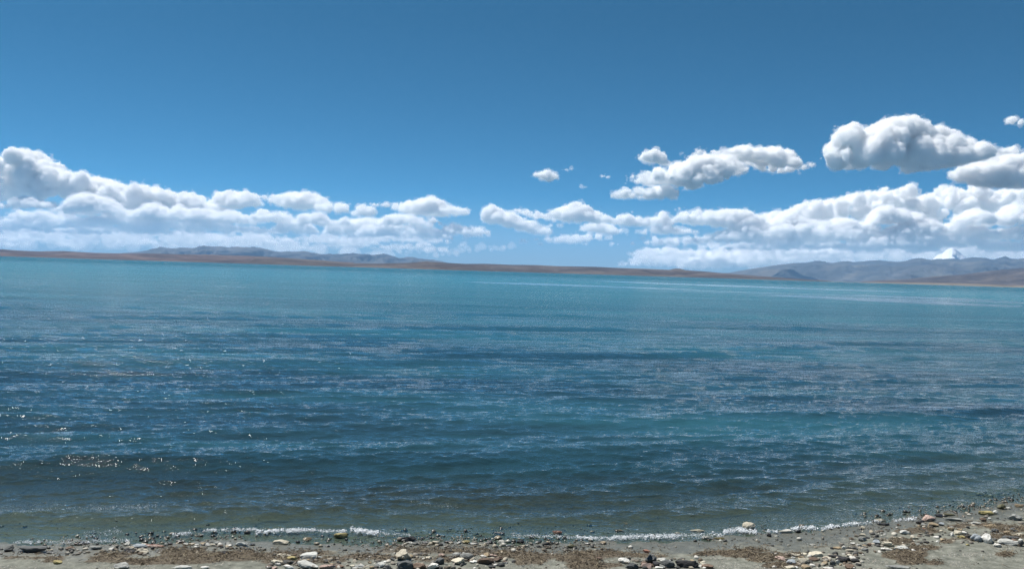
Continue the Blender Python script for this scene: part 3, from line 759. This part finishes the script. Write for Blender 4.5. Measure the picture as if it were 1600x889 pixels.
def rock_shape(seed, base, cuts=9, rough=0.06, smooth=0.5):
    """a weathered stone: sphere cut by planes, then worn"""
    r_ = np.random.default_rng(seed); v, f = base; v = v.copy()
    for k in range(cuts):
        a = r_.normal(size=3); a /= np.linalg.norm(a); d = r_.uniform(0.42, 0.82)
        e = np.maximum(v @ a - d, 0); v -= a * (e * (1 - 0.12 * smooth))[:, None]
    q = v * 1.7 + seed * 3.1
    v = v * (1 + rough * 2.3 * fbm(q[:, 0] * 1.4, q[:, 1] * 1.4, q[:, 2] * 1.4, seed % 50, 5, 0.62))[:, None]
    v = (v - (v.max(0) + v.min(0)) / 2) / ((v.max(0) - v.min(0)) / 2)
    return v, f


def surf(px, py):
    """beach point seen at a pixel"""
    z = 0.05
    for k in range(8):
        p = ground(px, py, z); z = max(float(terrain(np.array([p[0]]), np.array([p[1]]))[0]), -0.05)
    return ground(px, py, z)


STONES = [  # many of the darkest entries are shaded faces, built as separate stones
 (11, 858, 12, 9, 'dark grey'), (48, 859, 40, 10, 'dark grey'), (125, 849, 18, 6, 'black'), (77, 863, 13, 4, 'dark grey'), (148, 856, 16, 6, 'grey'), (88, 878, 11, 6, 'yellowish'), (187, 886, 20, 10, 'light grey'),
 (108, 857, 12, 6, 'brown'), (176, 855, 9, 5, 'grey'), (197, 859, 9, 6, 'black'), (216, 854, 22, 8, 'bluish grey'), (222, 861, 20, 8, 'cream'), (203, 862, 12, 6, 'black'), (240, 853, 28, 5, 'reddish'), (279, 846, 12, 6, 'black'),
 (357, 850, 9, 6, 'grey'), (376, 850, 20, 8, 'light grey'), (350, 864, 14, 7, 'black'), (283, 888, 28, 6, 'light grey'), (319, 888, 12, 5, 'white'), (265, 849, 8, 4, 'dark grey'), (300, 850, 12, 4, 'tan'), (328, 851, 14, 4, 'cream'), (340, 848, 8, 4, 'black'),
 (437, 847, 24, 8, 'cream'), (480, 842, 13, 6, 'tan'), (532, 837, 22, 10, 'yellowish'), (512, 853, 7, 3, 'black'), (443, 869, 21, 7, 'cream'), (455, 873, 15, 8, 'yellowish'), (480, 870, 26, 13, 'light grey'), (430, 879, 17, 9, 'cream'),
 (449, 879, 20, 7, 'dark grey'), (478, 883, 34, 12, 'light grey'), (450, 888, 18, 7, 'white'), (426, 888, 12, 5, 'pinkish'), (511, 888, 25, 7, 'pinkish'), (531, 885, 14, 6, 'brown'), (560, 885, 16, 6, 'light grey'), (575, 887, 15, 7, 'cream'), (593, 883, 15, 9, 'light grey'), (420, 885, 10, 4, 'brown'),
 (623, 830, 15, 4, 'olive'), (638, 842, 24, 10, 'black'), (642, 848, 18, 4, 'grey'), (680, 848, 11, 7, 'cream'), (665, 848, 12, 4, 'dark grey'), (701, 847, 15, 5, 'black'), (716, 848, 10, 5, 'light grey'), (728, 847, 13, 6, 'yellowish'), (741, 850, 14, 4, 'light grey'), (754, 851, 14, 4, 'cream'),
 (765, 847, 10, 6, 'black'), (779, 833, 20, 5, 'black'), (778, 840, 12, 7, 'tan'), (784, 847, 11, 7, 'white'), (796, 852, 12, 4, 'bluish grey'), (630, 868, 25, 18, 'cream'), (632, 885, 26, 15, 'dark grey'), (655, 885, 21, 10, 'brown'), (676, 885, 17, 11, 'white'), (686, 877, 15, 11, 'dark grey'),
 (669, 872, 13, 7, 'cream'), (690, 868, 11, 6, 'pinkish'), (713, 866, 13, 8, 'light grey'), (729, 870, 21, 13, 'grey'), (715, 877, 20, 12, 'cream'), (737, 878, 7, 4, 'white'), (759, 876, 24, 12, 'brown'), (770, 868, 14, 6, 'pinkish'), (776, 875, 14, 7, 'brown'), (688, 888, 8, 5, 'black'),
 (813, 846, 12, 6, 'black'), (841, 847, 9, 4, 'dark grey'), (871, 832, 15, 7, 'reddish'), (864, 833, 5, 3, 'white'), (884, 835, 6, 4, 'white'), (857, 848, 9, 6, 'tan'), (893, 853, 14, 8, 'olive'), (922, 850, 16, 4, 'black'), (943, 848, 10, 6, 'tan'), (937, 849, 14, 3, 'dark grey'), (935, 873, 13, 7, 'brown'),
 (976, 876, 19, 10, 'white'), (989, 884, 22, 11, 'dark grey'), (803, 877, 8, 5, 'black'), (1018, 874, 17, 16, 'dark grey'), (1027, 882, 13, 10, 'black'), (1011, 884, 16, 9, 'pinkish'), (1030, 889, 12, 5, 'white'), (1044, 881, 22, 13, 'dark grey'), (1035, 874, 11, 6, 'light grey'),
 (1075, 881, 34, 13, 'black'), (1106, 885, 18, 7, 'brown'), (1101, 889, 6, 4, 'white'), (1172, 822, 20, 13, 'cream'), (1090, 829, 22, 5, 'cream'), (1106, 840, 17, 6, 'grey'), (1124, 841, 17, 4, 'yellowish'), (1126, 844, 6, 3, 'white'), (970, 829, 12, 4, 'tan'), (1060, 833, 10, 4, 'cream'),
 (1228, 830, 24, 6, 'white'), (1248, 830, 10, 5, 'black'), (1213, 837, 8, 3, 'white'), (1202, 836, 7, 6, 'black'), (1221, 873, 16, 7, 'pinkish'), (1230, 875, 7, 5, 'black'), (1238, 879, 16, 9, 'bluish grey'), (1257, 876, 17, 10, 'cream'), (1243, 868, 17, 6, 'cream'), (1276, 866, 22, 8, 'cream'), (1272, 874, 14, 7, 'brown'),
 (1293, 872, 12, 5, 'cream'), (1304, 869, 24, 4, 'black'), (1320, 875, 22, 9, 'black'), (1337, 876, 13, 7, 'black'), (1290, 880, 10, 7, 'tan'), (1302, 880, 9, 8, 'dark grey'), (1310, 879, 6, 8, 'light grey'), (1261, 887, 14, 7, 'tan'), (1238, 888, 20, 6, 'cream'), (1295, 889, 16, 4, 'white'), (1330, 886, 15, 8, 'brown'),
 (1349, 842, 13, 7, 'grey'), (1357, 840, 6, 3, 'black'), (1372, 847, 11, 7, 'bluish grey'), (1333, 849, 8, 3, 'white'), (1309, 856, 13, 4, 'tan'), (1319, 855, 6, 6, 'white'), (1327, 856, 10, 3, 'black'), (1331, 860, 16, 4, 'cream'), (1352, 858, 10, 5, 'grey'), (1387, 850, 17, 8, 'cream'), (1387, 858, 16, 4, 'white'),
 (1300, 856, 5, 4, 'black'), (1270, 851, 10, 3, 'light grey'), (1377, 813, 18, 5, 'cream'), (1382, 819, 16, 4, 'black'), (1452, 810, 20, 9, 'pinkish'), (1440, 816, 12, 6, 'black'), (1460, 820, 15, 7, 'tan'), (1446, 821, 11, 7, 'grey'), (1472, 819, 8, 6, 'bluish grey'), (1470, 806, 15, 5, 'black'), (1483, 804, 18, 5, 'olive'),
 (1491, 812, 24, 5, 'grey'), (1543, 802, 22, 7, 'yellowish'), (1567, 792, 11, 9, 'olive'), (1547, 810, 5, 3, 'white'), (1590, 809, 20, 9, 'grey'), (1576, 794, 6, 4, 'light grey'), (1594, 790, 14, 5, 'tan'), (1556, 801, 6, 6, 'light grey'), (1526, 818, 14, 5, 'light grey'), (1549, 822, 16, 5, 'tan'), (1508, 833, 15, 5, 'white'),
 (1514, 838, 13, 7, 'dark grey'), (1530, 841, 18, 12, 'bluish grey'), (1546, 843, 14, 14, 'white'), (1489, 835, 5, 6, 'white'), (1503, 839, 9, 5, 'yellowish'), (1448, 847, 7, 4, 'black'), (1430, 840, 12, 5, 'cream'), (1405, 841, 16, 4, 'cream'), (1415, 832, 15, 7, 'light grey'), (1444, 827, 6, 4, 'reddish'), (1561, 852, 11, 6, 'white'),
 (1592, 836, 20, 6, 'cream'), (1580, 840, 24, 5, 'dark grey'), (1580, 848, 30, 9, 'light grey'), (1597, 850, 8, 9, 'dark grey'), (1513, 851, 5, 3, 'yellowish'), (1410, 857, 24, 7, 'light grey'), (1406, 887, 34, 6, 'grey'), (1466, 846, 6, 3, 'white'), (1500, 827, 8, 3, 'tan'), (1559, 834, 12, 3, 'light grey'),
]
SPECIAL = {
 (630, 868): 'upright cream topped rock standing above its neighbours at the middle of the beach',
 (632, 885): 'rounded dark grey boulder directly in front of the upright cream topped rock',
 (638, 842): 'angular black rock at the water edge behind the upright cream topped rock',
 (1172, 822): 'cream rock standing alone in the breaking foam off the right part of the beach',
 (1546, 843): 'blocky clean white stone, brightest on the right end of the beach',
 (1530, 841): 'bluish grey rounded stone touching the blocky clean white stone',
 (1075, 881): 'long low black rock at the right end of the dark rock cluster by pale sand',
 (1018, 874): 'tall dark grey rock carrying a small reddish stone on top',
 (1320, 875): 'largest flat black slab lying across the cream stones near the bottom right',
 (480, 870): 'rounded light grey stone topping the pile left of the middle',
 (478, 883): 'broad light grey rock at the foot of the pile left of the middle',
 (532, 837): 'yellowish stone sitting in the shallow pool left of the middle',
 (48, 859): 'wide dark grey rock ledge near the left end of the beach',
 (11, 858): 'dark grey humped rock cut by the left edge of the picture',
 (1228, 830): 'flat white stone lying in the foam line right of the middle',
 (871, 832): 'reddish stone poking out of the shallows near the middle',
 (976, 876): 'white pitted stone at the left end of the dark rock cluster',
 (1543, 802): 'flat yellowish stone awash in the shallows near the right edge',
}


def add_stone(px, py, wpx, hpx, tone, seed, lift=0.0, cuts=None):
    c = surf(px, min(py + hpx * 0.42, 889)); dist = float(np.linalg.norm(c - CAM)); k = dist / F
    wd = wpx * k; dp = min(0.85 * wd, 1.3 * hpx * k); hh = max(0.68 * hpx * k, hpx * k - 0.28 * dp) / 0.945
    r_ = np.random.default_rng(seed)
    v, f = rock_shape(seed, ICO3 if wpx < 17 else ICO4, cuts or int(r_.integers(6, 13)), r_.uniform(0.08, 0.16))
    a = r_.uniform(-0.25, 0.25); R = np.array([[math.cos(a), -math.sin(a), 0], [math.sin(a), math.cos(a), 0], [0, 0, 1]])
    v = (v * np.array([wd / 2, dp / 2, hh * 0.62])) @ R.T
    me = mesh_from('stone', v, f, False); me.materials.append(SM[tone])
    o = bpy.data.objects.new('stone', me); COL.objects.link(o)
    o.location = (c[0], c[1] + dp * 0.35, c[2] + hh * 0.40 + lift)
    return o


rows = []
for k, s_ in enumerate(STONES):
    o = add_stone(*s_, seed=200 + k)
    px, py, wpx, hpx, tone = s_
    d = float(inland(np.array([o.location.x]), np.array([o.location.y]))[0])
    where = 'in the shallow water' if d < -0.12 else ("at the water's edge" if d < 0.28 else ('on the beach' if py < 880 else 'low on the beach'))
    shape = 'flat' if hpx < wpx * 0.36 else ('blocky' if hpx > wpx * 0.72 else 'rounded')
    size = 'tiny' if wpx < 8 else ('small' if wpx < 14 else ('medium' if wpx < 21 else 'large'))
    zone = ['far left', 'left', 'middle', 'right', 'far right'][min(int(px / 320), 4)]
    rows.append([o, px, py, (size, tone, shape, where), zone, SPECIAL.get((px, py))])
keys = {}
for r_ in rows:
    if not r_[5]: keys.setdefault(r_[3], []).append(r_)
ORD = ['leftmost', 'second from left', 'third from left', 'fourth from left', 'fifth from left', 'sixth from left', 'seventh from left', 'eighth from left', 'ninth from left', 'tenth from left']
for r_ in rows:
    o, px, py, key, zone, spc = r_
    if spc: lab = spc
    else:
        lab = '%s %s %s stone %s' % key
        same = sorted(keys[key], key=lambda q: q[1])
        if len(same) > 1: lab += ', ' + ORD[same.index(r_)] + ' of %s such' % ['two', 'three', 'four', 'five', 'six', 'seven', 'eight', 'nine', 'ten'][len(same) - 2]
    tag(o, lab, 'stone', 'stones along the lake shore')
# the small stones of the cairn
o = add_stone(1009, 859, 10, 5, 'reddish', 801); c_ = surf(1018, 881); k = float(np.linalg.norm(c_ - CAM)) / F
o.location = at(1010, 860.5, float([r_[0] for r_ in rows if (r_[1], r_[2]) == (1018, 874)][0].location.y)); tag(o, 'little reddish stone balanced on top of the tall dark grey rock', 'stone', 'stones along the lake shore')
r_ = np.random.default_rng(31); rub = {}
for (xa_, xb_, ya_, yb_, cnt, nm) in [(418, 520, 866, 888, 14, 'in the pile left of the middle'), (545, 690, 868, 889, 16, 'around the upright cream topped rock'), (700, 790, 862, 880, 20, 'near the middle brown rocks'),
                                     (968, 1110, 872, 889, 12, 'among the cluster of dark rocks'), (1212, 1345, 863, 889, 20, 'in the pile at the lower right'), (1340, 1440, 808, 862, 14, 'by the right foam end'), (1440, 1600, 792, 850, 20, 'at the far right shore'), (180, 400, 848, 858, 24, 'along the left water edge')]:
    for k in range(cnt):
        tone = ['cream', 'light grey', 'grey', 'dark grey', 'tan', 'brown', 'white'][int(r_.integers(0, 7))]; wpx = r_.uniform(4, 10)
        x_ = r_.uniform(xa_, xb_); lo = np.interp(x_, [1340, 1450, 1600], [824, 812, 792]) if xa_ > 1330 else ya_
        o = add_stone(x_, r_.uniform(lo, yb_), wpx, wpx * r_.uniform(.4, .8), tone, 900 + k + int(xa_))
        rub.setdefault((tone, nm), []).append((x_, o))
for (tone, nm), lst in rub.items():
    for k, (x_, o) in enumerate(sorted(lst, key=lambda q: q[0])):
        tag(o, ('%s of the little %s stones %s' % (ORD[k], tone, nm)) if len(lst) > 1 else 'the little %s stone %s' % (tone, nm), 'stone', 'stones along the lake shore')
print('stones', len(rows), time.time() - T0)

# ------------------------------------------------------------------ gravel, litter, foam
def scatter_mesh(name, base, pts, scale, seed, mtl, flat=(0.5, 0.9), tone=None, variants=12):
    r_ = np.random.default_rng(seed); V = []; Fc = []; A = []; nv = len(base[0])
    shapes = [rock_shape(seed * 7 + q, base, 5, 0.08)[0] for q in range(variants)]
    for k, (p, s) in enumerate(zip(pts, scale)):
        a = r_.uniform(0, 6.28); ca, sa_ = math.cos(a), math.sin(a)
        v = shapes[k % variants] * np.array([s, s * r_.uniform(.6, 1), s * r_.uniform(*flat)])
        V.append(np.stack([v[:, 0] * ca - v[:, 1] * sa_, v[:, 0] * sa_ + v[:, 1] * ca, v[:, 2]], 1) + p); Fc.append(base[1] + k * nv)
        A.append(np.full(nv, r_.uniform()))
    me = mesh_from(name, np.concatenate(V), np.concatenate(Fc)); attr(me, 'tone', np.concatenate(A))
    return setting(name, me, mtl, 'stuff')


r_ = np.random.default_rng(77)
NP_ = 26000
gx_ = r_.uniform(-8.6, 11.5, NP_); off_ = r_.normal(0, 1, NP_)
yl = np.interp(gx_, SX, SY); gy_ = yl + 0.25 + off_ * 0.42
gx2 = r_.uniform(-8.6, 11.5, 9000); gy2 = r_.uniform(8.8, 14.5, 9000)
gx_ = np.concatenate([gx_, gx2]); gy_ = np.concatenate([gy_, gy2])
ppx, ppy = proj(gx_, gy_, 0.0)
dens = np.clip(0.45 + 1.3 * fbm(gx_ * 1.3, gy_ * 2.2, 0 * gx_, 5, 3), 0, 1)
zone = np.interp(ppx, [0, 180, 260, 400, 560, 620, 700, 900, 960, 1020, 1300, 1370, 1450, 1600], [.5, .6, .9, .7, .45, .9, 1, .9, .35, .15, .2, .6, .9, .9])
off_b = r_.normal(0, 1, len(gx_)); dens[:NP_] *= zone[:NP_]
dens[NP_:] *= 0.45 * np.interp(ppx[NP_:], [0, 900, 1000, 1300, 1400, 1600], [1, 1, .5, .5, 1, 1]) * (inland(gx2, gy2) > -2.5)
ok = (r_.uniform(0, 1, len(gx_)) < dens * 0.62) & (inland(gx_, gy_) > -0.75 + 0.3 * off_b)
gx_, gy_ = gx_[ok], gy_[ok]
gz_ = terrain(gx_, gy_)
rs = np.exp(r_.normal(math.log(0.011), 0.55, len(gx_))).clip(0.006, 0.045)
m, nt = mat('gravel'); n = N(nt)
ta = n('ShaderNodeAttribute', attribute_name='tone').outputs['Fac']
cc = n.ramp(ta, [(0.0, (0.03, 0.032, 0.032)), (0.2, (0.075, 0.075, 0.07)), (0.4, (0.15, 0.14, 0.12)), (0.55, (0.10, 0.075, 0.05)), (0.7, (0.22, 0.20, 0.17)), (0.85, (0.33, 0.29, 0.22)), (0.95, (0.5, 0.48, 0.43)), (1.0, (0.60, 0.58, 0.54))])
pz = n('ShaderNodeSeparateXYZ', {0: n('ShaderNodeNewGeometry').outputs['Position']}).outputs[2]
wt = n.rng(pz, 0.01, 0.045, 1.0, 0.0)
cc = n.mix(n.math('MULTIPLY', wt, 0.75), cc, n.mix(1.0, cc, (0.35, 0.36, 0.3, 1), 'MULTIPLY'))
b_ = n('ShaderNodeBsdfPrincipled', {'Base Color': cc, 'Roughness': n.rng(wt, 0, 1, 0.85, 0.25)})
n('ShaderNodeOutputMaterial', {0: b_.outputs[0]})
scatter_mesh('gravel', ICO1, np.stack([gx_, gy_, gz_ + rs * 0.25], 1), rs, 3, m)
print('gravel', len(gx_), time.time() - T0)

cx_, cy_ = [], []
for (a_, b_2, c2_, d2_, q_) in [(418, 560, 864, 889, 70), (545, 790, 862, 889, 110), (968, 1120, 870, 889, 60), (1205, 1350, 860, 889, 90), (1330, 1450, 822, 862, 60), (1440, 1600, 800, 850, 80), (100, 420, 850, 862, 60), (600, 900, 842, 856, 70)]:
    g_ = ground(r_.uniform(a_, b_2, q_), r_.uniform(c2_, d2_, q_), 0.06); cx_.append(g_[:, 0]); cy_.append(g_[:, 1])
cx_, cy_ = np.concatenate(cx_), np.concatenate(cy_); rr_ = r_.uniform(.018, .042, len(cx_))
scatter_mesh('gravel', ICO2, np.stack([cx_, cy_, terrain(cx_, cy_) + rr_ * .2], 1), rr_, 6, m, flat=(.45, .8))
# washed-up dry weed: short crumpled strands
NS = 120000
sx = r_.uniform(-8.4, 11.0, NS); sy = r_.uniform(8.8, 14.0, NS)
ok = r_.uniform(0.15, 1, NS) < weed_mask(sx, sy)
sx, sy = sx[ok], sy[ok]; NS = len(sx)
sz = terrain(sx, sy) + 0.012 + r_.uniform(0, 0.03, NS)
a = r_.uniform(0, 6.28, NS); L_ = r_.uniform(0.015, 0.05, NS); pitch = r_.normal(0.15, 0.45, NS); t_ = r_.uniform(0.002, 0.0055, NS)
d1 = np.stack([np.cos(a) * np.cos(pitch), np.sin(a) * np.cos(pitch), np.sin(pitch)], 1)
a2 = a + r_.normal(0, 0.8, NS); d2 = np.stack([np.cos(a2), np.sin(a2), -np.abs(pitch) * .6], 1)
c0 = np.stack([sx, sy, sz], 1); c1 = c0 + d1 * L_[:, None]; c2 = c1 + d2 * (L_ * .8)[:, None]
side = np.cross(d1, [0, 0, 1.0]); side /= np.linalg.norm(side, axis=1)[:, None]; upv = np.cross(side, d1)
V = []
for c, kx in ((c0, .6), (c1, 1.0), (c2, .4)):
    for j in range(3):
        an = j * 2.094; V.append(c + (side * math.cos(an) + upv * math.sin(an)) * (t_ * kx)[:, None])
V = np.stack(V, 1).reshape(-1, 3)
q = np.array([[i0 + j, i0 + (j + 1) % 3, i0 + 3 + (j + 1) % 3, i0 + 3 + j] for i0 in (0, 3) for j in range(3)])
Fq = (q[None] + (np.arange(NS) * 9)[:, None, None]).reshape(-1, 4)
me = mesh_from('dry_weed', V, Fq); attr(me, 'tone', np.repeat(r_.uniform(0, 1, NS), 9))
m, nt = mat('dry_weed'); n = N(nt)
ta = n('ShaderNodeAttribute', attribute_name='tone').outputs['Fac']
P = n('ShaderNodeNewGeometry').outputs['Position']
cc = n.ramp(n.math('ADD', n.math('MULTIPLY', ta, .7), n.math('MULTIPLY', n.noise(P, 2.2, 3, .6), .5)),
            [(0.15, (0.02, 0.016, 0.012)), (0.4, (0.065, 0.048, 0.032)), (0.65, (0.15, 0.115, 0.075)), (0.85, (0.27, 0.225, 0.15)), (1.0, (0.36, 0.31, 0.22))])
b_ = n('ShaderNodeBsdfPrincipled', {'Base Color': cc, 'Roughness': 0.9}); n('ShaderNodeOutputMaterial', {0: b_.outputs[0]})
setting('dry_weed', me, m, 'stuff')
print('weed', NS, time.time() - T0)

# foam of the little breaking wave, plus bubbles standing in for sun glitter
FOAM_GLINTS = [(398, 833, 470, 830, 1.2, 1, 2.0), (470, 830, 540, 832, 1.0, .8, 1.6), (548, 829, 592, 835, 1.2, 1.3, 2.4), (592, 835, 640, 838, .8, .3, 1.5), (800, 838, 905, 842, .8, .35, 1.6), (900, 842, 960, 843, 1.0, .8, 1.6), (960, 842, 1060, 839, 1.0, 1.1, 2.6),
        (1060, 838, 1130, 838, .9, .6, 2.4), (1130, 834, 1160, 829, 1.0, 1.3, 2.6), (1150, 830, 1182, 833, 1.0, 1.4, 2.6), (1196, 831, 1215, 832, 1, .7, 1.6), (1235, 828, 1278, 826, 1.1, 1.2, 2.0), (1284, 826, 1345, 819, 1.1, 1.0, 1.8), (1345, 819, 1378, 816, .8, .5, 1.6),
        (1395, 815, 1432, 812, 1.0, .6, 2.0), (120, 848, 205, 846, .8, .35, 2.5), (20, 849, 110, 850, .8, .3, 1.6), (130, 838, 190, 832, .7, .25, 4.0), (320, 831, 400, 829, .9, .6, 1.4), (270, 837, 300, 835, .9, .5, 1.6), (640, 786, 720, 795, .5, .10, 3.0), (20, 803, 240, 793, .6, .25, 2.5)]  # last row: white bubbles in place of sun glitter on a crest
fx, fy, fr_ = [], [], []
for (xa_, ya_, xb_, yb_, sz_, dn, sp_) in FOAM_GLINTS:
    cnt = int(math.hypot(xb_ - xa_, yb_ - ya_) * dn * 40)
    t = r_.uniform(0, 1, cnt) + r_.normal(0, .02, cnt); wob = fbm((xa_ + (xb_ - xa_) * t) / 9, 0 * t, 0 * t, 3, 2)
    keep = r_.uniform(-.7, .35, cnt) < fbm((xa_ + (xb_ - xa_) * t) / 5, 0 * t + sp_, 0 * t, 8, 3)
    x_ = (xa_ + (xb_ - xa_) * t)[keep]; y_ = (ya_ + (yb_ - ya_) * t + wob * 1.5 + r_.normal(0, 1, cnt) * sp_ * .75)[keep]
    k2 = r_.uniform(-.45, .5, len(x_)) < fbm(x_ / 2.5, y_ / 1.2, 0 * x_, 19, 3); x_, y_ = x_[k2], y_[k2]
    g_ = ground(x_, y_, 0.0); fx.append(g_[:, 0]); fy.append(g_[:, 1]); fr_.append(np.exp(r_.normal(math.log(0.0042 * sz_), .45, len(x_))).clip(.003, .02))
fx, fy, fr_ = map(np.concatenate, (fx, fy, fr_))
base_z = np.maximum(terrain(fx, fy), 0.0)
m, nt = mat('foam'); n = N(nt)
b_ = n('ShaderNodeBsdfPrincipled', {'Base Color': (0.72, 0.75, 0.77, 1), 'Roughness': 0.35}); n('ShaderNodeOutputMaterial', {0: b_.outputs[0]})
scatter_mesh('foam', ICO1, np.stack([fx, fy, base_z + 0.012 + r_.uniform(0, .02, len(fx))], 1), fr_, 4, m, flat=(.6, 1.0))
print('foam', len(fx), time.time() - T0)

# ------------------------------------------------------------------ the air over the lake
m, nt = mat('thin_air'); n = N(nt)
pv = n('ShaderNodeVolumePrincipled', {'Color': (0.34, 0.62, 1.0, 1), 'Density': HAZE, 'Anisotropy': 0.1})
n('ShaderNodeOutputMaterial', {'Volume': pv.outputs[0]})
hx, hy0, hy1, hz0, hz1 = 60000, -5000, 60000, -12.0, 2500.0
vv = [(x, y, z) for x in (-hx, hx) for y in (hy0, hy1) for z in (hz0, hz1)]
ff = [(0, 1, 3, 2), (4, 6, 7, 5), (0, 4, 5, 1), (2, 3, 7, 6), (0, 2, 6, 4), (1, 5, 7, 3)]
if HAZE > 0: setting('haze', mesh_from('haze', vv, ff, False), m, 'stuff')
